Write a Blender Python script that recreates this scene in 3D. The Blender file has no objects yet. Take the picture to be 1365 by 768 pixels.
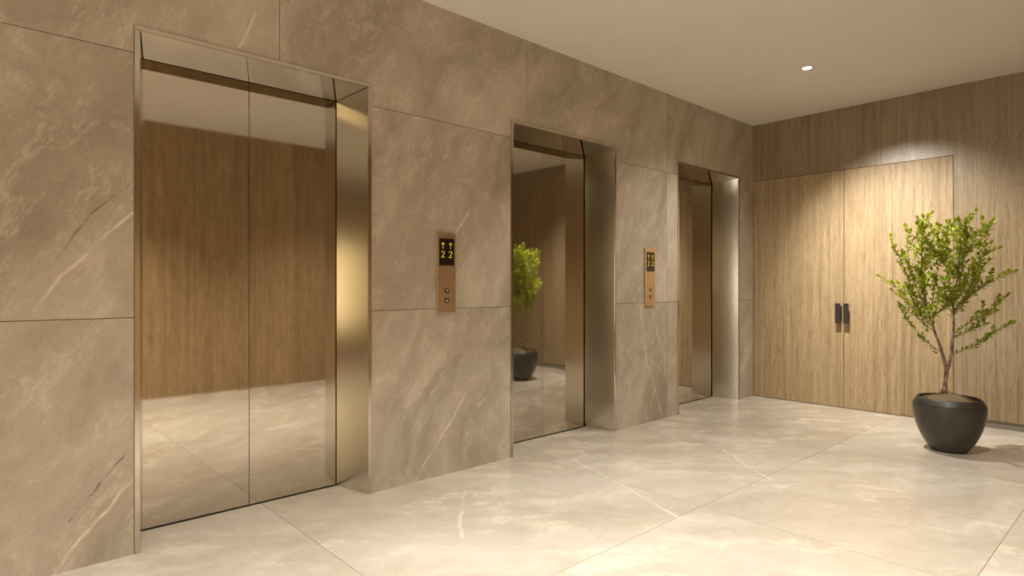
import bpy, bmesh, math, random
from mathutils import Vector, Matrix
random.seed(11)
S = bpy.context.scene
C = S.collection

# ------------------------------------------------------------------ camera
YAW = 0.82996
EYE = 1.2156
cam_d = bpy.data.cameras.new('camera')
cam = bpy.data.objects.new('camera', cam_d)
C.objects.link(cam)
cam_d.sensor_width = 36.0
cam_d.lens = 36.0 * 810.36 / 1365.0
cam_d.shift_y = -(384.0 - 382.65) / 1365.0
cam_d.clip_start = 0.02
cam.location = (0, 0, EYE)
cam.rotation_euler = (math.pi / 2, 0, YAW - math.pi / 2)
S.camera = cam

# ------------------------------------------------------------------ world and exposure
w = bpy.data.worlds.new('world')
S.world = w
w.use_nodes = True
w.node_tree.nodes['Background'].inputs[0].default_value = (0.02, 0.018, 0.015, 1)
w.node_tree.nodes['Background'].inputs[1].default_value = 1.0
S.view_settings.view_transform = 'Standard'
S.view_settings.look = 'None'
S.view_settings.gamma = 1.0
S.view_settings.use_curve_mapping = False
S.view_settings.exposure = 0.0
try:
    S.cycles.sample_clamp_indirect = 4.0
    S.cycles.caustics_reflective = True
    S.cycles.blur_glossy = 0.5
    S.cycles.use_denoising = True
    S.cycles.max_bounces = 12
    S.cycles.diffuse_bounces = 6
    S.cycles.glossy_bounces = 8
except Exception:
    pass

WARM = (1.0, 0.945, 0.855)
# downlights: (x, y, spot power, beam angle, label)
LAMPS = [
    (5.16, 2.05, 150, 138, 'small round recessed ceiling downlight glowing white near the wood wall'),
    (2.90, 2.05, 70, 90, 'round recessed ceiling downlight between the first two elevators'),
    (0.90, 2.05, 75, 84, 'round recessed ceiling downlight before the first elevator'),
    (-3.00, 2.05, 80, 100, 'round recessed ceiling downlight by the far left end wall'),
    (3.40, 0.80, 280, 108, 'added out-of-view ceiling downlight along the facing wood wall, near the plant'),  # last three: unseen row added to brighten the lower stone
    (0.95, 0.80, 500, 108, 'added out-of-view ceiling downlight along the facing wood wall, near the camera'),
    (-1.10, 0.80, 370, 108, 'added out-of-view ceiling downlight left of the camera'),
]
SPOT_BLEND = 1.0
WINDOW_STRENGTH = 6.5
WARM_WINDOW = 3.8
WASH_POWER = 385      # the adjustable beam of the first downlight, turned to the wood doors

# ------------------------------------------------------------------ room measures
YW = 3.2            # face of the stone elevator wall
YD = 3.475          # face of the elevator doors
XB = 6.58           # face of the wood back wall
YO = -0.55          # face of the opposite wood wall
XL = -4.0           # far left end wall
H = 3.016
ELEV = [(0.597, 1.805), (2.912, 4.117), (5.055, 6.262)]
HEAD = 2.410

# ------------------------------------------------------------------ node helpers
class NT:
    def __init__(s, name):
        s.m = bpy.data.materials.new(name)
        s.m.use_nodes = True
        s.t = s.m.node_tree
        s.t.nodes.clear()
        s.out = s.t.nodes.new('ShaderNodeOutputMaterial')
        s.b = s.t.nodes.new('ShaderNodeBsdfPrincipled')
        s.t.links.new(s.b.outputs[0], s.out.inputs[0])
    def n(s, kind, **kw):
        nd = s.t.nodes.new('ShaderNode' + kind)
        for k, v in kw.items():
            setattr(nd, k, v)
        return nd
    def put(s, inp, v):
        if v is None:
            return
        if isinstance(v, bpy.types.NodeSocket):
            s.t.links.new(v, inp)
        else:
            if isinstance(v, (tuple, list)) and len(v) == 3 and inp.type == 'RGBA':
                v = (*v, 1)
            inp.default_value = v
    def math(s, op, a, b=None, c=None, clamp=False):
        nd = s.n('Math', operation=op, use_clamp=clamp)
        for i, v in enumerate((a, b, c)):
            s.put(nd.inputs[i], v)
        return nd.outputs[0]
    def vm(s, op, a, b=None, scale=None):
        nd = s.n('VectorMath', operation=op)
        s.put(nd.inputs[0], a)
        s.put(nd.inputs[1], b)
        if scale is not None:
            s.put(nd.inputs['Scale'], scale)
        return nd
    def mapping(s, v, loc=(0, 0, 0), rot=(0, 0, 0), sc=(1, 1, 1)):
        nd = s.n('Mapping')
        s.put(nd.inputs[0], v)
        nd.inputs[1].default_value = loc
        nd.inputs[2].default_value = rot
        nd.inputs[3].default_value = sc
        return nd.outputs[0]
    def noise(s, v, scale=1.0, detail=4, rough=0.5, dist=0.0, col=False):
        nd = s.n('TexNoise')
        s.put(nd.inputs['Vector'], v)
        nd.inputs['Scale'].default_value = scale
        nd.inputs['Detail'].default_value = detail
        nd.inputs['Roughness'].default_value = rough
        nd.inputs['Distortion'].default_value = dist
        return nd.outputs['Color' if col else 'Fac']
    def ramp(s, f, stops, interp='LINEAR'):
        nd = s.n('ValToRGB')
        nd.color_ramp.interpolation = interp
        e = nd.color_ramp.elements
        while len(e) > 1:
            e.remove(e[-1])
        e[0].position = stops[0][0]
        c = stops[0][1]
        e[0].color = (*c, 1) if not isinstance(c, (int, float)) else (c, c, c, 1)
        for p, c in stops[1:]:
            x = e.new(p)
            x.color = (*c, 1) if not isinstance(c, (int, float)) else (c, c, c, 1)
        s.put(nd.inputs[0], f)
        return nd.outputs[0]
    def mix(s, f, a, b, blend='MIX'):
        nd = s.n('MixRGB', blend_type=blend)
        s.put(nd.inputs[0], f)
        s.put(nd.inputs[1], a)
        s.put(nd.inputs[2], b)
        return nd.outputs[0]
    def bump(s, h, strength, dist):
        nd = s.n('Bump')
        nd.inputs['Strength'].default_value = strength
        nd.inputs['Distance'].default_value = dist
        s.put(nd.inputs['Height'], h)
        s.t.links.new(nd.outputs[0], s.b.inputs['Normal'])
    def set(s, **kw):
        for k, v in kw.items():
            s.put(s.b.inputs[k.replace('_', ' ')], v)
        return s.m

def seg_dist(k, p, a, b):
    """distance from 2-D point p to the segment a-b (node graph)"""
    ab = (b[0] - a[0], b[1] - a[1], 0)
    L2 = ab[0] ** 2 + ab[1] ** 2
    pa = k.vm('SUBTRACT', p, (a[0], a[1], 0)).outputs[0]
    d = k.vm('DOT_PRODUCT', pa, ab).outputs['Value']
    t = k.math('DIVIDE', d, L2, clamp=True)
    q = k.vm('SCALE', ab, scale=t).outputs[0]
    nd = k.vm('DISTANCE', pa, q)
    return nd.outputs['Value']

def vein_mask(k, p, lines, width, soft):
    cur = None
    for ln in lines:
        for a, b in zip(ln[:-1], ln[1:]):
            d = seg_dist(k, p, a, b)
            cur = d if cur is None else k.math('MINIMUM', cur, d)
    mr = k.n('MapRange')
    k.put(mr.inputs[0], cur)
    mr.inputs[1].default_value = width
    mr.inputs[2].default_value = soft
    mr.inputs[3].default_value = 1.0
    mr.inputs[4].default_value = 0.0
    return mr.outputs[0]

# ------------------------------------------------------------------ materials
def stone_wall_mat():
    k = NT('taupe_stone')
    uv = k.n('UVMap', uv_map='tile').outputs[0]
    wuv = k.n('UVMap', uv_map='world').outputs[0]
    # streaks run up to the right
    st = k.mapping(uv, rot=(0, 0, math.radians(-62)), sc=(1, 1, 1))
    st = k.mapping(st, sc=(0.62, 1.6, 1))
    warp = k.noise(uv, 1.3, 5, 0.55, col=True)
    wv = k.vm('SUBTRACT', warp, (0.5, 0.5, 0.5)).outputs[0]
    wv = k.vm('SCALE', wv, scale=0.9).outputs[0]
    sv = k.vm('ADD', st, wv).outputs[0]
    big = k.noise(sv, 1.15, 8, 0.58)
    mid = k.noise(sv, 5.0, 10, 0.72)
    fine = k.noise(k.mapping(st, sc=(24, 40, 1)), 1.0, 8, 0.78)
    grit = k.noise(uv, 120, 4, 0.7)
    base = k.ramp(big, [(0.34, (0.350, 0.295, 0.230)), (0.44, (0.415, 0.355, 0.280)), (0.54, (0.475, 0.412, 0.330)), (0.64, (0.550, 0.485, 0.395))])
    m2 = k.ramp(mid, [(0.36, (0.85, 0.84, 0.83)), (0.5, (0.985, 0.985, 0.98)), (0.62, (1.09, 1.095, 1.11))])
    col = k.mix(0.75, base, m2, 'MULTIPLY')
    # pale mineral bloom that breaks up into specks
    bl = k.math('MULTIPLY', k.math('ADD', k.math('MULTIPLY', mid, 0.56), k.math('MULTIPLY', fine, 0.44)), 1.0)
    blm = k.ramp(bl, [(0.53, 0.0), (0.565, 1.0)])
    col = k.mix(k.math('MULTIPLY', blm, 0.42), col, (0.64, 0.57, 0.475))
    # grit
    g = k.ramp(grit, [(0.30, 0.84), (0.5, 1.0), (0.70, 1.12)])
    col = k.mix(0.8, col, g, 'MULTIPLY')
    # rare dark pits
    pit = k.ramp(k.noise(uv, 16, 2, 0.5), [(0.225, 1.0), (0.245, 0.0)])
    col = k.mix(k.math('MULTIPLY', pit, 0.45), col, (0.09, 0.075, 0.06))
    # individual veins (wall coordinates, metres)
    wob = k.vm('SUBTRACT', k.noise(wuv, 9, 5, 0.7, col=True), (0.5, 0.5, 0.5)).outputs[0]
    wp = k.vm('ADD', wuv, k.vm('SCALE', wob, scale=0.035).outputs[0]).outputs[0]
    light = LIGHT_VEINS
    dark = DARK_VEINS
    brk = k.ramp(k.noise(wuv, 7, 4, 0.6), [(0.38, 0.15), (0.55, 1.0)])
    lm = k.math('MULTIPLY', vein_mask(k, wp, light, 0.0022, 0.010), brk)
    halo = k.math('MULTIPLY', vein_mask(k, wp, light, 0.004, 0.09), 0.22)
    dm = k.math('MULTIPLY', vein_mask(k, wp, dark, 0.0008, 0.005), brk)
    col = k.mix(halo, col, (0.50, 0.42, 0.32))
    col = k.mix(k.math('MULTIPLY', lm, 0.85), col, (0.74, 0.66, 0.54))
    col = k.mix(k.math('MULTIPLY', dm, 0.85), col, (0.10, 0.078, 0.055))
    k.bump(k.math('ADD', fine, k.math('MULTIPLY', grit, 0.4)), 0.12, 0.002)
    rg = k.ramp(mid, [(0.3, 0.36), (0.7, 0.50)])
    k.b.inputs['Specular IOR Level'].default_value = 0.45
    return k.set(Base_Color=col, Roughness=rg)

def floor_mat():
    k = NT('cream_marble')
    uv = k.n('UVMap', uv_map='tile').outputs[0]
    wuv = k.n('UVMap', uv_map='world').outputs[0]
    st = k.mapping(uv, rot=(0, 0, math.radians(38)))
    st = k.mapping(st, sc=(0.55, 1.5, 1))
    wv = k.vm('SCALE', k.vm('SUBTRACT', k.noise(uv, 1.1, 5, 0.6, col=True), (0.5, 0.5, 0.5)).outputs[0], scale=1.1).outputs[0]
    sv = k.vm('ADD', st, wv).outputs[0]
    big = k.noise(sv, 1.1, 8, 0.60)
    mid = k.noise(sv, 3.6, 9, 0.66)
    fine = k.noise(uv, 40, 5, 0.7)
    base = k.ramp(big, [(0.32, (0.503, 0.445, 0.367)), (0.45, (0.552, 0.494, 0.414)), (0.56, (0.600, 0.548, 0.470)), (0.70, (0.663, 0.615, 0.544))])
    m2 = k.ramp(mid, [(0.36, (0.89, 0.88, 0.86)), (0.5, (0.99, 0.99, 0.985)), (0.63, (1.06, 1.065, 1.075))])
    col = k.mix(0.8, base, m2, 'MULTIPLY')
    bl = k.math('ADD', k.math('MULTIPLY', mid, 0.8), k.math('MULTIPLY', fine, 0.2))
    col = k.mix(k.math('MULTIPLY', k.ramp(bl, [(0.54, 0.0), (0.61, 1.0)]), 0.38), col, (0.84, 0.76, 0.62))
    wob = k.vm('SUBTRACT', k.noise(wuv, 6, 5, 0.7, col=True), (0.5, 0.5, 0.5)).outputs[0]
    wp = k.vm('ADD', wuv, k.vm('SCALE', wob, scale=0.07).outputs[0]).outputs[0]
    brk = k.ramp(k.noise(wuv, 5, 4, 0.6), [(0.38, 0.2), (0.55, 1.0)])
    lm = k.math('MULTIPLY', vein_mask(k, wp, FLOOR_VEINS, 0.003, 0.016), brk)
    col = k.mix(k.math('MULTIPLY', lm, 0.5), col, (0.92, 0.87, 0.76))
    cr = k.noise(sv, 2.3, 6, 0.6, dist=1.2)
    crm = k.ramp(cr, [(0.488, 0.0), (0.5, 1.0), (0.512, 0.0)])
    col = k.mix(k.math('MULTIPLY', crm, 0.13), col, (0.45, 0.36, 0.25))
    rg = k.ramp(mid, [(0.3, 0.15), (0.7, 0.24)])
    k.b.inputs['Specular IOR Level'].default_value = 0.5
    return k.set(Base_Color=col, Roughness=rg)

def wood_mat(name, tint=(1, 1, 1), gloss=0.42, glitter=0.35, pores=1.0, spec=0.5):
    k = NT(name)
    uv = k.n('UVMap', uv_map='tile').outputs[0]
    sp = k.n('SeparateXYZ')
    k.put(sp.inputs[0], uv)
    board = k.math('FLOOR', k.math('DIVIDE', sp.outputs[0], 0.235))
    wn = k.n('TexWhiteNoise', noise_dimensions='1D')
    k.put(wn.inputs['W'], board)
    cb = k.n('CombineXYZ')
    k.put(cb.inputs[0], sp.outputs[0])
    k.put(cb.inputs[1], k.math('ADD', sp.outputs[1], k.math('MULTIPLY', wn.outputs['Value'], 7.0)))
    k.put(cb.inputs[2], k.math('MULTIPLY', wn.outputs['Value'], 23.0))
    v = cb.outputs[0]
    # long flame figure
    low = k.noise(k.mapping(v, sc=(3.0, 0.30, 1)), 1.0, 3, 0.45)
    ring = k.math('ADD', k.math('MULTIPLY', sp.outputs[0], 9.0), k.math('MULTIPLY', low, 13.0))
    band = k.math('ABSOLUTE', k.math('SUBTRACT', k.math('FRACT', ring), 0.5))
    band = k.math('MULTIPLY', band, 2.0)
    streak = k.noise(k.mapping(v, sc=(150, 1.1, 1)), 1.0, 5, 0.6)
    streak2 = k.noise(k.mapping(v, sc=(26, 0.45, 1)), 1.0, 4, 0.6)
    pore = k.noise(k.mapping(v, sc=(210, 9, 1)), 1.0, 4, 0.75)
    f = k.math('ADD', k.math('MULTIPLY', streak, 0.52), k.math('ADD', k.math('MULTIPLY', streak2, 0.38), k.math('MULTIPLY', band, 0.09)))
    def tn(c):
        return tuple(a * b for a, b in zip(c, tint))
    col = k.ramp(f, [(0.30, tn((0.225, 0.147, 0.074))), (0.43, tn((0.325, 0.228, 0.122))), (0.53, tn((0.388, 0.282, 0.157))), (0.66, tn((0.460, 0.346, 0.203)))])
    bv = k.math('MULTIPLY_ADD', wn.outputs['Value'], 0.14, 0.93)
    col = k.mix(1.0, col, bv, 'MULTIPLY')
    pm = k.ramp(pore, [(0.36, 0.55), (0.49, 1.0), (0.66, 1.12)])
    col = k.mix(pores, col, pm, 'MULTIPLY')
    hgt = k.math('ADD', k.math('MULTIPLY', pore, 1.0), k.math('MULTIPLY', streak, 0.5))
    k.bump(hgt, glitter, 0.0022)
    rg = k.ramp(pore, [(0.3, gloss + 0.15), (0.7, gloss)])
    k.b.inputs['Specular IOR Level'].default_value = spec
    return k.set(Base_Color=col, Roughness=rg)

def metal_mat(name, color, rough, brush=0.02, axis='z'):
    k = NT(name)
    tc = k.n('TexCoord').outputs['Object']
    sc = (140, 140, 1.5) if axis == 'z' else (1.5, 140, 140)
    s1 = k.noise(k.mapping(tc, sc=sc), 1.0, 3, 0.6)
    cl = k.noise(tc, 2.0, 3, 0.5)
    g = k.math('MULTIPLY_ADD', s1, 0.05, 0.975)
    col = k.mix(1.0, color, g, 'MULTIPLY')
    r = k.math('ADD', k.math('MULTIPLY_ADD', s1, brush, rough - brush / 2), k.math('MULTIPLY_ADD', cl, rough * 0.2, -rough * 0.1))
    k.b.inputs['Metallic'].default_value = 1.0
    return k.set(Base_Color=col, Roughness=r)

def plain_mat(name, color, rough=0.5, metallic=0.0, spec=0.5, var=0.06, nscale=30, bump=0.0):
    k = NT(name)
    tc = k.n('TexCoord').outputs['Object']
    nz = k.noise(tc, nscale, 4, 0.6)
    g = k.math('MULTIPLY_ADD', nz, 2 * var, 1 - var)
    col = k.mix(1.0, color, g, 'MULTIPLY')
    k.b.inputs['Metallic'].default_value = metallic
    k.b.inputs['Specular IOR Level'].default_value = spec
    if bump:
        k.bump(nz, bump, 0.004)
    return k.set(Base_Color=col, Roughness=rough)

def emit_mat(name, color, strength):
    k = NT(name)
    return k.set(Base_Color=color, Emission_Color=color, Emission_Strength=strength)

# vein lines in wall metres (x, z) and floor metres (x, y)
LIGHT_VEINS = [
    [(0.593, 1.555), (0.492, 1.450), (0.410, 1.348), (0.313, 1.240), (0.231, 1.103)],
    [(0.590, 0.339), (0.520, 0.260), (0.442, 0.174), (0.357, 0.078), (0.306, 0.0)],
    [(2.533, 1.721), (2.459, 1.616), (2.416, 1.564)],
    [(2.522, 0.519), (2.404, 0.363), (2.296, 0.236), (2.169, 0.095), (2.113, 0.003)],
    [(4.652, 1.016), (4.746, 0.739), (4.855, 0.545), (4.843, 0.400)],
    [(4.469, 1.021), (4.559, 0.542), (4.652, 0.378), (4.794, 0.032)],
    [(1.139, 2.624), (1.102, 2.525), (1.058, 2.429)],
]
DARK_VEINS = [
    [(0.581, 1.680), (0.445, 1.549), (0.368, 1.421), (0.303, 1.319)],
    [(0.560, 0.454), (0.487, 0.375), (0.357, 0.206)],
]
FLOOR_VEINS = [
    [(2.238, 2.854), (2.053, 2.658), (1.878, 2.450), (1.810, 2.337)],
    [(3.180, 3.034), (3.200, 2.860), (3.047, 2.380), (2.956, 2.127), (2.807, 1.776)],
    [(4.294, 2.359), (3.935, 1.932), (3.794, 1.717)],
]
M = {}
M['stone'] = stone_wall_mat()
M['floor'] = floor_mat()
M['wood'] = wood_mat('oak_veneer_door', gloss=0.45, glitter=0.28, pores=0.85)
M['wood_open'] = wood_mat('oak_veneer_wall', tint=(0.76, 0.77, 0.80), gloss=0.22, glitter=0.45, spec=0.8)
M['wood_side'] = wood_mat('oak_veneer_facing', tint=(1.0, 0.93, 0.86), gloss=0.5, glitter=0.2)
M['plaster'] = plain_mat('ceiling_plaster', (0.72, 0.685, 0.62), 0.85, var=0.05, nscale=3.0, spec=0.2)
M['joint'] = plain_mat('dark_joint', (0.045, 0.034, 0.024), 0.8, nscale=10)
M['door'] = metal_mat('bronze_door_steel', (0.61, 0.565, 0.50), 0.035, 0.008)
M['jamb'] = metal_mat('brushed_jamb_steel', (0.61, 0.59, 0.52), 0.19, 0.0)
M['header'] = metal_mat('header_steel_dimmed', (0.42, 0.385, 0.335), 0.06, 0.01)  # door metal darkened to stand in for a dim reflection on the soffits
M['trim'] = metal_mat('frame_steel', (0.58, 0.53, 0.46), 0.12)
M['black'] = plain_mat('shaft_black', (0.012, 0.010, 0.008), 0.9)
M['bronze'] = metal_mat('panel_bronze', (0.70, 0.54, 0.37), 0.36, 0.05)
M['edge'] = metal_mat('panel_edge_metal', (0.78, 0.66, 0.50), 0.25)
M['screen'] = plain_mat('black_display', (0.012, 0.010, 0.007), 0.18)
M['led'] = emit_mat('amber_led', (0.72, 0.58, 0.04), 0.34)
M['button'] = plain_mat('button_black', (0.02, 0.018, 0.016), 0.3)
M['symbol'] = emit_mat('button_symbol', (0.55, 0.55, 0.53), 0.10)
M['ring'] = metal_mat('button_ring', (0.35, 0.28, 0.2), 0.3)
M['handle'] = plain_mat('dark_bronze_handle', (0.060, 0.050, 0.038), 0.38, metallic=0.6)
M['baseboard'] = plain_mat('grey_baseboard', (0.24, 0.215, 0.185), 0.45, metallic=0.3, nscale=60)
M['pot'] = plain_mat('charcoal_ceramic', (0.050, 0.043, 0.033), 0.36, var=0.14, nscale=9)
M['pot_rim'] = plain_mat('charcoal_rim', (0.038, 0.034, 0.028), 0.42, var=0.08, nscale=9)
M['soil'] = plain_mat('sandy_soil', (0.15, 0.105, 0.05), 0.95, var=0.4, nscale=90, bump=0.8)
M['lamp'] = emit_mat('lamp_glow', (1.0, 0.93, 0.80), 14.0)
M['lamp_ring'] = plain_mat('lamp_ring', (0.16, 0.14, 0.11), 0.5)
M['glass'] = emit_mat('frosted_daylight_glass', (1.0, 0.95, 0.86), WINDOW_STRENGTH)

def bark_mat():
    k = NT('pale_bark')
    tc = k.n('TexCoord').outputs['Object']
    a = k.noise(k.mapping(tc, sc=(60, 60, 22)), 1.0, 5, 0.7)
    col = k.ramp(a, [(0.36, (0.06, 0.042, 0.026)), (0.5, (0.20, 0.15, 0.10)), (0.62, (0.44, 0.37, 0.28))])
    k.bump(a, 0.7, 0.004)
    return k.set(Base_Color=col, Roughness=0.85)
M['bark'] = bark_mat()
M['twig'] = plain_mat('twig_brown', (0.20, 0.115, 0.072), 0.8, var=0.25, nscale=40)

def leaf_mat():
    k = NT('boxwood_leaf')
    at = k.n('Attribute', attribute_name='leaf_tone')
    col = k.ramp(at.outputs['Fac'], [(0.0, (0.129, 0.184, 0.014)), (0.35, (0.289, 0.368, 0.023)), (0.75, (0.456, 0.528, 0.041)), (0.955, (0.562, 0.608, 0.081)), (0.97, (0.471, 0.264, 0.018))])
    k.set(Base_Color=col, Roughness=0.45)
    tr = k.n('BsdfTranslucent')
    k.put(tr.inputs[0], col)
    mx = k.n('MixShader')
    mx.inputs[0].default_value = 0.32
    k.t.links.new(k.b.outputs[0], mx.inputs[1])
    k.t.links.new(tr.outputs[0], mx.inputs[2])
    k.t.links.new(mx.outputs[0], k.out.inputs[0])
    return k.m
M['leaf'] = leaf_mat()

# ------------------------------------------------------------------ mesh helpers
def link(name, bm, mat, parent=None, smooth=False, bevel=0.0):
    bmesh.ops.recalc_face_normals(bm, faces=bm.faces)
    me = bpy.data.meshes.new(name)
    bm.to_mesh(me)
    bm.free()
    o = bpy.data.objects.new(name, me)
    C.objects.link(o)
    me.materials.append(mat)
    if smooth:
        for p in me.polygons:
            p.use_smooth = True
    if bevel:
        md = o.modifiers.new('edge_round', 'BEVEL')
        md.width = bevel
        md.segments = 2
        md.limit_method = 'ANGLE'
    if parent:
        o.parent = parent
    return o

def empty(name, loc, label, cat, group=None):
    o = bpy.data.objects.new(name, None)
    o.empty_display_size = 0.1
    C.objects.link(o)
    o.location = loc
    o['label'] = label
    o['category'] = cat
    if group:
        o['group'] = group
    return o

def structure(o, label=None):
    o['kind'] = 'structure'
    if label:
        o['label'] = label
    return o

def box(bm, x0, x1, y0, y1, z0, z1):
    vs = [bm.verts.new(p) for p in [(x0, y0, z0), (x1, y0, z0), (x1, y1, z0), (x0, y1, z0),
                                     (x0, y0, z1), (x1, y0, z1), (x1, y1, z1), (x0, y1, z1)]]
    fs = []
    for f in [(0, 3, 2, 1), (4, 5, 6, 7), (0, 1, 5, 4), (1, 2, 6, 5), (2, 3, 7, 6), (3, 0, 4, 7)]:
        fs.append(bm.faces.new([vs[i] for i in f]))
    return fs

def prism(bm, pts, z0, z1):
    """upright prism over an (x, y) outline"""
    a = [bm.verts.new((x, y, z0)) for x, y in pts]
    b = [bm.verts.new((x, y, z1)) for x, y in pts]
    n = len(pts)
    bm.faces.new(a[::-1])
    bm.faces.new(b)
    for i in range(n):
        bm.faces.new((a[i], a[(i + 1) % n], b[(i + 1) % n], b[i]))

def hexa(bm, lo, hi):
    """eight-corner block from two quads of 3-D points"""
    a = [bm.verts.new(p) for p in lo]
    b = [bm.verts.new(p) for p in hi]
    bm.faces.new(a[::-1])
    bm.faces.new(b)
    for i in range(4):
        bm.faces.new((a[i], a[(i + 1) % 4], b[(i + 1) % 4], b[i]))

def tile_boxes(name, rects, place, mat, axes, offs=None):
    """rects: (a0, a1, b0, b1, tile id); place(a0,a1,b0,b1) -> box extents; axes: which coords make the texture"""
    bm = bmesh.new()
    lt = bm.loops.layers.uv.new('tile')
    lw = bm.loops.layers.uv.new('world')
    for a0, a1, b0, b1, tid in rects:
        fs = box(bm, *place(a0, a1, b0, b1))
        r = random.Random(repr(tid) + name)
        ou, ov = (r.uniform(0, 40), r.uniform(0, 40)) if tid is not None else (0, 0)
        for f in fs:
            for lp in f.loops:
                c = lp.vert.co
                lp[lt].uv = (c[axes[0]] + ou, c[axes[1]] + ov)
                lp[lw].uv = (c[axes[0]], c[axes[1]])
    return link(name, bm, mat)

def subtract(rect, hole):
    a0, a1, b0, b1 = rect
    h0, h1, k0, k1 = hole
    if h1 <= a0 or h0 >= a1 or k1 <= b0 or k0 >= b1:
        return [rect]
    out = []
    if h0 > a0:
        out.append((a0, h0, b0, b1))
    if h1 < a1:
        out.append((h1, a1, b0, b1))
    m0, m1 = max(a0, h0), min(a1, h1)
    if k0 > b0:
        out.append((m0, m1, b0, k0))
    if k1 < b1:
        out.append((m0, m1, k1, b1))
    return out

# ------------------------------------------------------------------ the setting
G = 0.0016
holes = [(x0, x1, -1, HEAD) for x0, x1 in ELEV]
# stone elevator wall: large slabs with hairline joints
xs = [-4.0, -2.35, -0.54, 1.262, 3.068, 4.878, XB + 0.02]
zs = [0.0, 1.076, 2.283, H]
rects = []
for i in range(len(xs) - 1):
    for j in range(3):
        rs = [(xs[i] + G, xs[i + 1] - G, zs[j] + (G if j else 0), zs[j + 1] - (G if j < 2 else 0))]
        for h in holes:
            rs = [q for r in rs for q in subtract(r, h)]
        rects += [(*q, (i, j)) for q in rs if q[1] - q[0] > 0.001 and q[3] - q[2] > 0.001]
wall_left = tile_boxes('wall_left', rects, lambda a0, a1, b0, b1: (a0, a1, YW, YW + 0.02, b0, b1), M['stone'], (0, 2))
structure(wall_left)
bm = bmesh.new()
rs = [(-4.2, XB + 0.3, -0.1, H + 0.1)]
for h in holes:
    rs = [q for r in rs for q in subtract(r, h)]
for a0, a1, b0, b1 in rs:
    box(bm, a0, a1, YW + 0.019, YW + 0.50, b0, b1)
core = link('wall_left_core', bm, M['joint'], wall_left)
core['kind'] = 'structure'

# floor
XJ = [-4.0 - 0.2, -2.35, -0.55, 1.265, 3.047, 4.86, XB + 0.1]
YJ = [YO - 0.1, 0.564, 1.776, YD + 0.06]
GF = 0.0013
rects = []
for i in range(len(XJ) - 1):
    for j in range(len(YJ) - 1):
        rects.append((XJ[i] + GF, XJ[i + 1] - GF, YJ[j] + GF, YJ[j + 1] - GF, (i, j)))
floor = tile_boxes('floor', rects, lambda a0, a1, b0, b1: (a0, a1, b0, b1, -0.02, 0.0), M['floor'], (0, 1))
structure(floor)
bm = bmesh.new()
box(bm, -4.3, XB + 0.3, YO - 0.2, YD + 0.3, -0.12, -0.002)
fg = link('floor_grout', bm, plain_mat('floor_grout', (0.20, 0.15, 0.10), 0.8), floor)
fg['kind'] = 'structure'

# ceiling
bm = bmesh.new()
box(bm, -4.3, XB + 0.3, YO - 0.3, YW + 0.4, H, H + 0.15)
structure(link('ceiling', bm, M['plaster']))

# back wall of oak veneer, around the flush double door
DY0, DY1, DYM, DT = 1.344, 3.192, 2.256, 2.396
rs = subtract((YO - 0.1, YW + 0.02, 0.067, H), (DY0, DY1, -1, DT))
rs.append((DY1, YW + 0.02, 0.0, 0.067))
wall_back = tile_boxes('wall_back', [(*q, 'back') for q in rs], lambda a0, a1, b0, b1: (XB, XB + 0.05, a0, a1, b0, b1), M['wood_open'], (1, 2))
structure(wall_back)
bm = bmesh.new()
box(bm, XB + 0.045, XB + 0.3, YO - 0.2, YW + 0.02, -0.1, H + 0.1)
o = link('wall_back_core', bm, M['joint'], wall_back)
o['kind'] = 'structure'
bm = bmesh.new()
box(bm, XB + 0.012, XB + 0.047, YO, DY0 - 0.001, 0.0, 0.066)
structure(link('baseboard_back', bm, M['baseboard']))
# the two flush door leaves
g = 0.005
for n, (a0, a1) in enumerate(((DYM + g / 2, DY1 - g), (DY0 + g, DYM - g / 2))):
    leaf = tile_boxes('door_%d' % (n + 1), [(a0, a1, 0.006, DT - g, 'back' if n == 0 else 'right')],
                      lambda p, q, r, s: (XB, XB + 0.045, p, q, r, s), M['wood'], (1, 2))
    structure(leaf, ['left leaf of the flush oak double door', 'right leaf of the flush oak double door'][n])
    leaf['category'] = 'door'
    # L-shaped pull: a flat plate standing off on a web along the seam side
    s = 1 if n == 0 else -1
    ph = bmesh.new()
    y_in = DYM + s * 0.014
    y_out = DYM + s * 0.062
    lo, hi = min(y_in, y_out), max(y_in, y_out)
    box(ph, XB - 0.062, XB - 0.054, lo, hi, 0.852, 1.052)
    hd = link('handle', ph, M['handle'], leaf, bevel=0.001)
    wb = bmesh.new()
    lo, hi = min(y_in, y_in + s * 0.008), max(y_in, y_in + s * 0.008)
    box(wb, XB - 0.055, XB + 0.001, lo, hi, 0.882, 1.022)
    link('handle_stem', wb, M['handle'], hd)

# opposite wood wall and far left end wall (seen in the polished metal)
rects = []
x = -4.0
i = 0
while x < XB:
    rects.append((x + 0.001, min(x + 1.2, XB) - 0.001, 0.0, H, ('o', i)))
    x += 1.2
    i += 1
wr = tile_boxes('wall_right', rects, lambda a0, a1, b0, b1: (a0, a1, YO - 0.05, YO, b0, b1), M['wood_side'], (0, 2))
structure(wr)
bm = bmesh.new()
box(bm, -4.2, XB + 0.2, YO - 0.3, YO - 0.045, -0.1, H + 0.1)
link('wall_right_core', bm, M['joint'], wr)['kind'] = 'structure'

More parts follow.
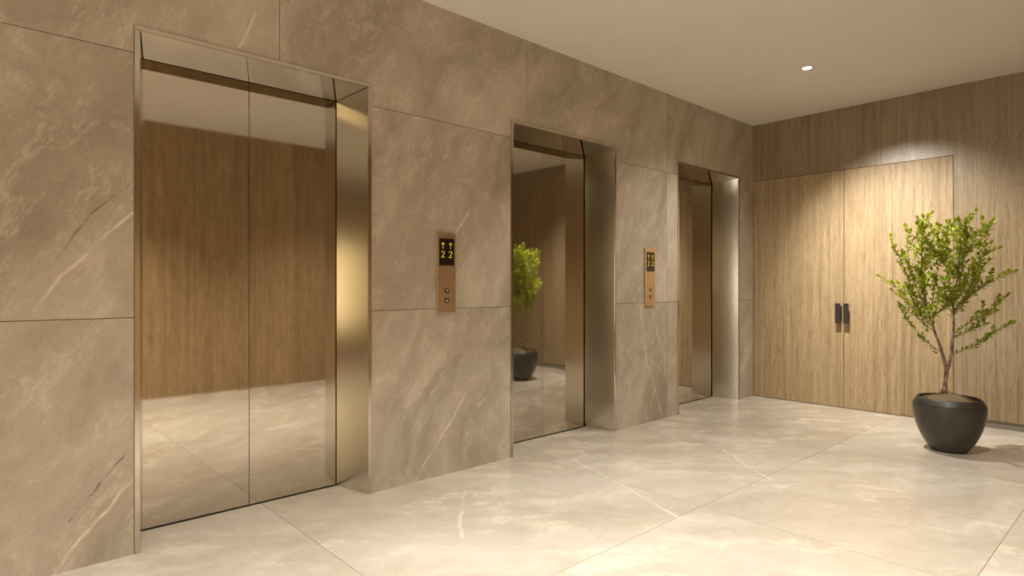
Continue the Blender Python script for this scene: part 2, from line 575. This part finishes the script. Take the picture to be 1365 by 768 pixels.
WY0, WY1, WZ0, WZ1 = 1.40, 2.95, 0.40, 2.05
rs = subtract((YO, YW + 0.02, 0.0, H), (WY0, WY1, WZ0, WZ1))
we = tile_boxes('wall_front', [(*q, 'end') for q in rs], lambda a0, a1, b0, b1: (XL - 0.05, XL, a0, a1, b0, b1), M['wood_side'], (1, 2))
structure(we)
bm = bmesh.new()
box(bm, XL - 0.25, XL - 0.045, YO - 0.2, YW + 0.3, -0.1, H + 0.1)
link('wall_front_core', bm, M['joint'], we)['kind'] = 'structure'
bm = bmesh.new()
box(bm, XL - 0.04, XL - 0.02, WY0, WY1, WZ0, WZ1)
win = structure(link('window_1', bm, M['glass']))
bm = bmesh.new()
for q in [(WY0, WY0 + 0.04, WZ0, WZ1), (WY1 - 0.04, WY1, WZ0, WZ1), (WY0 + 0.04, WY1 - 0.04, WZ0, WZ0 + 0.04),
          (WY0 + 0.04, WY1 - 0.04, WZ1 - 0.04, WZ1), ((WY0 + WY1) / 2 - 0.02, (WY0 + WY1) / 2 + 0.02, WZ0 + 0.04, WZ1 - 0.04)]:
    box(bm, XL - 0.02, XL + 0.01, *q)
link('window_frame', bm, M['handle'], win)

bm = bmesh.new()
VX0, VX1, VZ0, VZ1 = -3.92, -2.75, 0.55, 1.90
box(bm, VX0, VX1, YO - 0.004, YO + 0.010, VZ0, VZ1)
win2 = structure(link('window_2', bm, emit_mat('warm_lit_glass', (1.0, 0.80, 0.46), WARM_WINDOW)))
bm = bmesh.new()
for q in [(VX0 - 0.04, VX0, VZ0 - 0.04, VZ1 + 0.04), (VX1, VX1 + 0.04, VZ0 - 0.04, VZ1 + 0.04), (VX0, VX1, VZ0 - 0.04, VZ0), (VX0, VX1, VZ1, VZ1 + 0.04)]:
    box(bm, q[0], q[1], YO - 0.003, YO + 0.025, q[2], q[3])
link('window_frame', bm, M['handle'], win2)

# ------------------------------------------------------------------ elevators
def make_elevator(x0, x1, label):
    root = empty('elevator', ((x0 + x1) / 2, YW, 0), label, 'elevator', 'elevators along the stone wall')
    hw = (x1 - x0) / 2
    T, SPL, DEP = 0.024, 0.063, YD - YW - 0.008
    zi, zd = HEAD - 0.023, 2.352
    yf = -0.006
    # face trim, mitred round the opening, as one part
    bm = bmesh.new()
    for s in (-1, 1):
        a, b = s * (hw - 0.0015), s * (hw - T)
        box(bm, min(a, b), max(a, b), yf, 0.02, 0.0, zi)
    box(bm, -hw + 0.0015, hw - 0.0015, yf, 0.02, zi + 0.0008, HEAD - 0.0015)
    link('frame_trim', bm, M['trim'], root, bevel=0.0012)
    # splayed jambs
    for s in (-1, 1):
        bm = bmesh.new()
        pts = [(s * (hw - T - 0.0006), yf + 0.001), (s * (hw - T - SPL), DEP), (s * (hw - 0.002), DEP), (s * (hw - 0.002), 0.021), (s * (hw - T - 0.0006), 0.021)]
        # outline order kept simple: a wedge from the trim back to the door
        pts = [(s * (hw - T), 0.0), (s * (hw - T - SPL), DEP), (s * (hw - 0.002), DEP), (s * (hw - 0.002), 0.021), (s * (hw - T), 0.021)]
        pts = [(s * (hw - T), yf + 0.004), (s * (hw - T - SPL), DEP), (s * (hw - 0.002), DEP), (s * (hw - 0.002), 0.021), (s * (hw - T + 0.001), 0.021), (s * (hw - T + 0.001), yf + 0.004)]
        prism(bm, pts, 0.0, zd + 0.06)
        link('jamb', bm, M['jamb'], root)
    # sloping header soffit, cut to the splay at both ends
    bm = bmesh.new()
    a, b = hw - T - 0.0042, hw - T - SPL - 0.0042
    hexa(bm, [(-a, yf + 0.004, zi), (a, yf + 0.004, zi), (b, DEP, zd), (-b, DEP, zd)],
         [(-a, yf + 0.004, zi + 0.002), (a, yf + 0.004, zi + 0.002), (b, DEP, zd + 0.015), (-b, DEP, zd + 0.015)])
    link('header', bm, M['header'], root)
    # door panels
    dx = hw - T - SPL + 0.03
    yd = YD - YW
    for s in (-1, 1):
        bm = bmesh.new()
        a, b = s * 0.0013, s * dx
        box(bm, min(a, b), max(a, b), yd, yd + 0.03, 0.007, zd + 0.04)
        link('door_panel', bm, M['door'], root, bevel=0.0015)
    bm = bmesh.new()
    box(bm, -hw + 0.003, hw - 0.003, yd + 0.035, yd + 0.20, 0.0, HEAD - 0.003)
    link('shaft_backing', bm, M['black'], root)
    bm = bmesh.new()
    box(bm, -dx, dx, yd - 0.004, yd + 0.034, 0.0005, 0.004)
    link('sill', bm, M['black'], root)
    return root

make_elevator(*ELEV[0], 'elevator nearest the camera with wide metal doors mirroring the wood wall and floor')
make_elevator(*ELEV[1], 'middle elevator of the three, between the two bronze call panels')
make_elevator(*ELEV[2], 'farthest elevator, dark narrow doors beside the oak double door corner')

# ------------------------------------------------------------------ call panels
def poly(bm, pts, y0, y1):
    a = [bm.verts.new((x, y0, z)) for x, z in pts]
    b = [bm.verts.new((x, y1, z)) for x, z in pts]
    bm.faces.new(a)
    bm.faces.new(b[::-1])
    n = len(pts)
    for i in range(n):
        bm.faces.new((a[i], b[i], b[(i + 1) % n], a[(i + 1) % n]))

def arrow_bm(cx, cz, w, h, y0, y1, up=True, t=0.2):
    bm = bmesh.new()
    s = 1 if up else -1
    a = w * t / 2
    def q(pts):
        poly(bm, [(cx + x, cz + s * z) for x, z in pts], y0, y1)
    q([(-a, -h / 2), (a, -h / 2), (a, h * 0.40), (-a, h * 0.40)])
    for d in (-1, 1):
        q([(0, h / 2), (0, h / 2 - 2.9 * a), (d * w / 2, h * 0.14 - a), (d * w / 2, h * 0.14 + 1.3 * a)])
    return bm

def two_bm(cx, cz, w, h, y0, y1):
    bm = bmesh.new()
    # stroke of a figure 2 as joined quads
    path = []
    for i in range(9):
        a = math.radians(170 - i * 26)
        path.append((cx + math.cos(a) * w * 0.42, cz + h * 0.25 + math.sin(a) * h * 0.22))
    path.append((cx - w * 0.42, cz - h * 0.44))
    path.append((cx + w * 0.46, cz - h * 0.44))
    t = w * 0.085
    for (xa, za), (xb, zb) in zip(path[:-1], path[1:]):
        d = Vector((xb - xa, zb - za))
        if d.length < 1e-6:
            continue
        d.normalize()
        nx, nz = -d.y * t, d.x * t
        ex, ez = d.x * t * 0.6, d.y * t * 0.6
        poly(bm, [(xa - ex + nx, za - ez + nz), (xb + ex + nx, zb + ez + nz), (xb + ex - nx, zb + ez - nz), (xa - ex - nx, za - ez - nz)], y0, y1)
    return bm

def disc_bm(cx, cz, r, y0, y1, n=28, r_in=None):
    bm = bmesh.new()
    if r_in is None:
        poly(bm, [(cx + r * math.cos(2 * math.pi * i / n), cz + r * math.sin(2 * math.pi * i / n)) for i in range(n)], y0, y1)
    else:
        rings = []
        for rr, y in ((r, y0), (r, y1), (r_in, y1), (r_in, y0)):
            rings.append([bm.verts.new((cx + rr * math.cos(2 * math.pi * i / n), y, cz + rr * math.sin(2 * math.pi * i / n))) for i in range(n)])
        for q in range(4):
            A, B = rings[q], rings[(q + 1) % 4]
            for i in range(n):
                bm.faces.new((A[i], A[(i + 1) % n], B[(i + 1) % n], B[i]))
    return bm

def make_panel(xc, label):
    W, Z0, Z1 = 0.146, 1.048, 1.563
    zc = (Z0 + Z1) / 2
    root = empty('call_panel', (xc, YW, Z0), label, 'call panel', 'elevator call panels on the stone wall')
    hh = Z1 - Z0
    bm = bmesh.new()
    box(bm, -W / 2 + 0.003, W / 2 - 0.003, -0.010, 0.001, 0.003, hh - 0.003)
    link('back_box', bm, M['edge'], root)
    bm = bmesh.new()
    box(bm, -W / 2, W / 2, -0.016, -0.010, 0, hh)
    link('face_plate', bm, M['bronze'], root, bevel=0.0015)
    zt = hh
    bm = bmesh.new()
    box(bm, -0.058, 0.060, -0.0175, -0.0155, zt - 0.209, zt - 0.035)
    scr = link('display', bm, M['screen'], root)
    for cx in (-0.030, 0.030):
        link('arrow', arrow_bm(cx, zt - 0.080, 0.027, 0.042, -0.0182, -0.0172, True, 0.15), M['led'], scr)
        link('digit', two_bm(cx, zt - 0.137, 0.026, 0.042, -0.0182, -0.0172), M['led'], scr)
    for cz, up in ((zt - 0.372, True), (zt - 0.435, False)):
        bt = link('button', disc_bm(0, cz, 0.0165, -0.0195, -0.0150), M['button'], root, bevel=0.001)
        link('button_ring', disc_bm(0, cz, 0.0185, -0.0175, -0.0150, r_in=0.0168), M['ring'], bt)
        link('arrow_symbol', arrow_bm(0, cz, 0.017, 0.018, -0.0202, -0.0192, up, 0.34), M['symbol'], bt)
    return root

make_panel(2.340, 'bronze call panel with amber arrows and twos, between the nearest and middle elevators')
make_panel(4.595, 'bronze call panel farther along, between the middle and farthest elevators')

# ------------------------------------------------------------------ downlights
def make_lamp(x, y, power, angle, label):
    root = empty('downlight', (x, y, H), label, 'ceiling light', 'recessed ceiling downlights')
    n = 36
    bm = bmesh.new()
    prof = [(0.046, 0.0), (0.045, -0.003), (0.038, -0.003), (0.036, 0.001)]
    rings = [[bm.verts.new((r * math.cos(2 * math.pi * i / n), r * math.sin(2 * math.pi * i / n), z)) for i in range(n)] for r, z in prof]
    for A, B in zip(rings[:-1], rings[1:]):
        for i in range(n):
            bm.faces.new((A[i], A[(i + 1) % n], B[(i + 1) % n], B[i]))
    link('trim_ring', bm, M['lamp_ring'], root, smooth=True)
    bm = bmesh.new()
    for z in (-0.0015, 0.0):
        vs = [bm.verts.new((0.0372 * math.cos(2 * math.pi * i / n), 0.0372 * math.sin(2 * math.pi * i / n), z)) for i in range(n)]
        bm.faces.new(vs)
    link('lens', bm, M['lamp'], root)
    ld = bpy.data.lights.new('downlight_beam', 'SPOT')
    ld.energy = power
    ld.color = WARM
    ld.spot_size = math.radians(angle)
    ld.spot_blend = SPOT_BLEND
    ld.shadow_soft_size = 0.035
    lo = bpy.data.objects.new('downlight_beam', ld)
    C.objects.link(lo)
    lo.location = (0, 0, -0.045)
    lo.parent = root
    return root
roots = [make_lamp(*L) for L in LAMPS]
ld = bpy.data.lights.new('adjustable_beam', 'SPOT')
ld.energy = WASH_POWER
ld.color = WARM
ld.spot_size = math.radians(80)
ld.spot_blend = 1.0
ld.shadow_soft_size = 0.03
lo = bpy.data.objects.new('adjustable_beam', ld)
C.objects.link(lo)
lo.location = (0, 0, -0.05)
aim = Vector((XB - LAMPS[0][0], -0.42, -2.05))
lo.rotation_euler = aim.to_track_quat('-Z', 'Y').to_euler()
lo.parent = roots[0]

# ------------------------------------------------------------------ potted tree
PX, PY = 5.463, 1.146
tree = empty('potted_tree', (PX, PY, 0), 'small bushy green tree in a round charcoal pot before the oak wall', 'plant')
def lathe(bm, prof, n=64):
    rings = [[bm.verts.new((r * math.cos(2 * math.pi * i / n), r * math.sin(2 * math.pi * i / n), z)) for i in range(n)] for r, z in prof]
    for A, B in zip(rings[:-1], rings[1:]):
        for i in range(n):
            bm.faces.new((A[i], A[(i + 1) % n], B[(i + 1) % n], B[i]))
    return rings
bm = bmesh.new()
body = [(0.0005, 0.0), (0.103, 0.0), (0.111, 0.004), (0.118, 0.012)]
for i in range(1, 17):
    t = i / 16
    r = 0.118 + (0.229 - 0.118) * math.sin(t * math.pi / 2) ** 0.78
    body.append((r, 0.012 + t * 0.318))
body += [(0.2295, 0.337), (0.226, 0.343)]
lathe(bm, body)
link('pot', bm, M['pot'], tree, smooth=True)
bm = bmesh.new()
lathe(bm, [(0.2235, 0.342), (0.2275, 0.3445), (0.2255, 0.350), (0.202, 0.390), (0.198, 0.394), (0.193, 0.393), (0.190, 0.388), (0.196, 0.35), (0.20, 0.33)])
link('pot_rim', bm, M['pot_rim'], tree, smooth=True)
bm = bmesh.new()
prof = []
for i in range(13):
    t = i / 12
    prof.append((0.1945 * (1 - t) + 0.0005, 0.366 + 0.058 * (math.sin(t * math.pi / 2) ** 1.15)))
rr = lathe(bm, prof, 48)
rnd = random.Random(3)
for ring in rr[1:]:
    for v in ring:
        v.co.z += rnd.uniform(-0.0035, 0.0035)
link('soil', bm, M['soil'], tree, smooth=True)

# local frame: a = across the line of sight, b = along it
AX = Vector((0.205, -0.979, 0))
BX = Vector((0.979, 0.205, 0))
def P(px, py, b=0.0):
    return AX * ((px - 1264.5) / 220.0) + BX * b + Vector((0, 0, EYE - (py - 382.65) / 178.7))
def tube(bm, pts, radii, n=7):
    prev = None
    up = Vector((0.3, 0.2, 1)).normalized()
    for i, (p, r) in enumerate(zip(pts, radii)):
        d = (pts[min(i + 1, len(pts) - 1)] - pts[max(i - 1, 0)])
        if d.length < 1e-7:
            d = Vector((0, 0, 1))
        d.normalize()
        s = d.cross(Vector((1, 0.13, 0.05))).normalized()
        t = d.cross(s)
        ring = [bm.verts.new(p + (s * math.cos(2 * math.pi * k / n) + t * math.sin(2 * math.pi * k / n)) * r) for k in range(n)]
        if prev:
            for k in range(n):
                bm.faces.new((prev[k], prev[(k + 1) % n], ring[(k + 1) % n], ring[k]))
        prev = ring
    tip = bm.verts.new(pts[-1] + (pts[-1] - pts[-2]).normalized() * radii[-1])
    for k in range(n):
        bm.faces.new((prev[k], prev[(k + 1) % n], tip))
def smooth_path(ctrl, n):
    out = []
    m = len(ctrl) - 1
    for i in range(n + 1):
        u = i / n * m
        j = min(int(u), m - 1)
        f = u - j
        p0 = ctrl[max(j - 1, 0)]
        p1, p2 = ctrl[j], ctrl[j + 1]
        p3 = ctrl[min(j + 2, m)]
        out.append(0.5 * ((2 * p1) + (p2 - p0) * f + (2 * p0 - 5 * p1 + 4 * p2 - p3) * f * f + (3 * p1 - p0 - 3 * p2 + p3) * f ** 3))
    return out
tr = random.Random(42)
trunk = bmesh.new()
base = P(1259, 525)
fork = P(1261.5, 494)
tp = smooth_path([base + Vector((0, 0, -0.03)), base, P(1260, 508), fork, P(1262, 489)], 14)
tube(trunk, tp, [0.034 - 0.006 * min(i, 4) / 1.4 if i < 5 else 0.0165 - 0.0003 * i for i in range(15)], 12)
# root flare
for k in range(6):
    a = k * 1.05 + 0.2
    q = Vector((math.cos(a), math.sin(a), 0))
    tube(trunk, [base + Vector((0, 0, 0.035)) + q * 0.008, base + q * 0.022 + Vector((0, 0, 0.008)), base + q * 0.046 + Vector((0, 0, -0.012))], [0.011, 0.009, 0.004], 7)
stemL = smooth_path([P(1261.5, 497), P(1256, 472, -.005), P(1245, 442, 0), P(1236, 415, .01), P(1231, 385, 0.02), P(1228, 350, 0.03), P(1226, 318, .03)], 30)
stemR = smooth_path([P(1261.5, 497), P(1266.5, 478, .005), P(1269, 455, 0), P(1271, 432, -.01), P(1270, 400, -.03), P(1277, 365, -.03), P(1279, 330, -.05)], 30)
tube(trunk, stemL, [0.0115 * (1 - i / 36) for i in range(31)], 9)
tube(trunk, stemR, [0.0120 * (1 - i / 36) for i in range(31)], 9)
link('trunk', trunk, M['bark'], tree, smooth=True)

branches = bmesh.new()
leaves = bmesh.new()
tone = leaves.faces.layers.float.new('leaf_tone')
def leaf(p, d, size, tn):
    d = d.normalized()
    s = d.cross(Vector((tr.uniform(-.6, .6), tr.uniform(-.6, .6), 1))).normalized()
    u = s.cross(d).normalized()
    L, W = size, size * tr.uniform(0.50, 0.62)
    c = 0.12 * L
    rows = [(0.0, 0.0, 0), (0.22, 0.34, 0.4), (0.5, 0.5, 0.7), (0.78, 0.36, 0.5), (1.0, 0.0, 0)]
    st = leaves.verts.new(p)
    prevL = prevM = prevR = None
    tipv = leaves.verts.new(p + d * L - u * c * 0.3)
    for a, b, h in rows[1:-1]:
        m = leaves.verts.new(p + d * (L * a) + u * (c * h * 0.3))
        l = leaves.verts.new(p + d * (L * a) + s * (W * b) + u * (c * h))
        r = leaves.verts.new(p + d * (L * a) - s * (W * b) + u * (c * h))
        if prevM is None:
            fs = [leaves.faces.new((st, l, m)), leaves.faces.new((st, m, r))]
        else:
            fs = [leaves.faces.new((prevL, l, m, prevM)), leaves.faces.new((prevM, m, r, prevR))]
        for f in fs:
            f[tone] = tn
        prevL, prevM, prevR = l, m, r
    for f in (leaves.faces.new((prevL, tipv, prevM)), leaves.faces.new((prevM, tipv, prevR))):
        f[tone] = tn
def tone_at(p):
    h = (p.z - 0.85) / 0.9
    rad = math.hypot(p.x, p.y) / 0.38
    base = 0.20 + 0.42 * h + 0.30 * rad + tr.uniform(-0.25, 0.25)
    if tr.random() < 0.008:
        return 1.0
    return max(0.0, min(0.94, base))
def leaf_row(path, start, step, size, spread=1.0):
    total = 0
    acc = 0.0
    side = tr.uniform(0, 6.28)
    for i in range(1, len(path)):
        seg = path[i] - path[i - 1]
        total += seg.length
        acc += seg.length
        if total < start:
            continue
        while acc > step:
            acc -= step
            d = seg.normalized()
            a = d.cross(Vector((0.2, 0.1, 1))).normalized()
            b = d.cross(a)
            side += 2.4 + tr.uniform(-.4, .4)
            o = a * math.cos(side) + b * math.sin(side)
            q = path[i] - d * acc
            sz = size * tr.uniform(0.75, 1.2)
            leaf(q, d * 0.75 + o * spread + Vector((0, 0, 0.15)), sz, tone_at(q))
    e = path[-1]
    d = (path[-1] - path[-2]).normalized()
    for k in range(3):
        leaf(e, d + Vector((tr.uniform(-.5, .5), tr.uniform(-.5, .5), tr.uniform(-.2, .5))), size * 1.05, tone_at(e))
def grow(ctrl, r0, twigs, leaf_from=0.35, tl=(0.07, 0.15)):
    path = smooth_path(ctrl, 18)
    tube(branches, path, [r0 * (1 - 0.75 * i / 18) for i in range(19)], 6)
    Ln = sum((path[i + 1] - path[i]).length for i in range(18))
    leaf_row(path, Ln * leaf_from, 0.0135, 0.037)
    for k in range(twigs):
        t = 0.30 + 0.66 * (k + tr.random() * 0.7) / twigs
        i = min(int(t * 18), 17)
        p = path[i]
        d = (path[i + 1] - path[i]).normalized()
        a = d.cross(Vector((0, 0.1, 1))).normalized()
        ang = tr.uniform(0, 6.28)
        o = a * math.cos(ang) + d.cross(a) * math.sin(ang)
        dr = (d * 0.8 + o * 0.75 + Vector((0, 0, 0.25))).normalized()
        L = tr.uniform(*tl)
        tpth = smooth_path([p, p + dr * L * 0.5 + Vector((0, 0, 0.004)), p + dr * L + Vector((0, 0, 0.018))], 7)
        tube(branches, tpth, [0.0017 * (1 - 0.5 * q / 7) for q in range(8)], 5)
        leaf_row(tpth, L * 0.15, 0.0125, 0.036)
# the branches that read clearly in silhouette
B = lambda *pts: [P(*p) for p in pts]
grow(B((1255, 471), (1231, 454), (1208, 428), (1197, 408)), 0.0032, 3, 0.45, (0.04, 0.07))
grow(B((1267, 474), (1291, 462, .03), (1315, 448, .05), (1341, 430, .06)), 0.0032, 5, 0.25, (0.03, 0.06))
grow(B((1271, 445), (1295, 427, .0), (1312, 419, 0), (1338, 395, 0)), 0.0034, 6, 0.3, (0.04, 0.08))
grow(B((1245, 442), (1225, 428), (1205, 400), (1187, 378)), 0.0034, 7, 0.3)
grow(B((1240, 428), (1218, 395, .03), (1200, 352, .04), (1184, 320, .04)), 0.0036, 7, 0.3, (0.05, 0.10))
grow(B((1270, 420), (1292, 395, -.03), (1315, 375, -.05), (1345, 365, -.05)), 0.0034, 7, 0.3, (0.04, 0.09))
grow(B((1238, 425), (1228, 380, -.05), (1228, 330, -.06), (1231, 290, -.05)), 0.0036, 7, 0.4, (0.04, 0.09))
grow(B((1270, 410), (1280, 370, .04), (1287, 330, .05), (1291, 290, .05)), 0.0036, 7, 0.4, (0.04, 0.09))
grow(B((1271, 415), (1295, 380, .05), (1308, 345, .07), (1317, 305, .07)), 0.0036, 7, 0.4, (0.04, 0.09))
grow(B((1238, 420), (1246, 380, .06), (1250, 335, .08), (1248, 300, .08)), 0.0036, 7, 0.4, (0.04, 0.09))
grow(B((1270, 410), (1263, 370, -.07), (1262, 330, -.10), (1262, 300, -.09)), 0.0034, 7, 0.4, (0.04, 0.09))
grow(B((1236, 415), (1215, 370, -.05), (1208, 330, -.07), (1212, 308, -.07)), 0.0034, 6, 0.4, (0.04, 0.09))
grow(B((1272, 415), (1290, 385, -.10), (1302, 350, -.15), (1325, 335, -.15)), 0.0034, 7, 0.4, (0.04, 0.09))
# fill the crown all round
for k in range(24):
    st = stemL if k % 2 else stemR
    i = tr.randint(11, 28)
    p = st[i]
    az = k * 2.39996
    hgt = (i - 9) / 20
    R = tr.uniform(0.20, 0.33) * (1 - 0.25 * hgt)
    tip = Vector((R * math.cos(az), R * math.sin(az), min(1.68, p.z + tr.uniform(0.15, 0.42))))
    mid = p.lerp(tip, 0.5) + Vector((math.cos(az) * 0.03, math.sin(az) * 0.03, -0.015))
    grow([p, mid, tip], 0.0028, 5, 0.35, (0.04, 0.10))
link('branches', branches, M['twig'], tree, smooth=True)
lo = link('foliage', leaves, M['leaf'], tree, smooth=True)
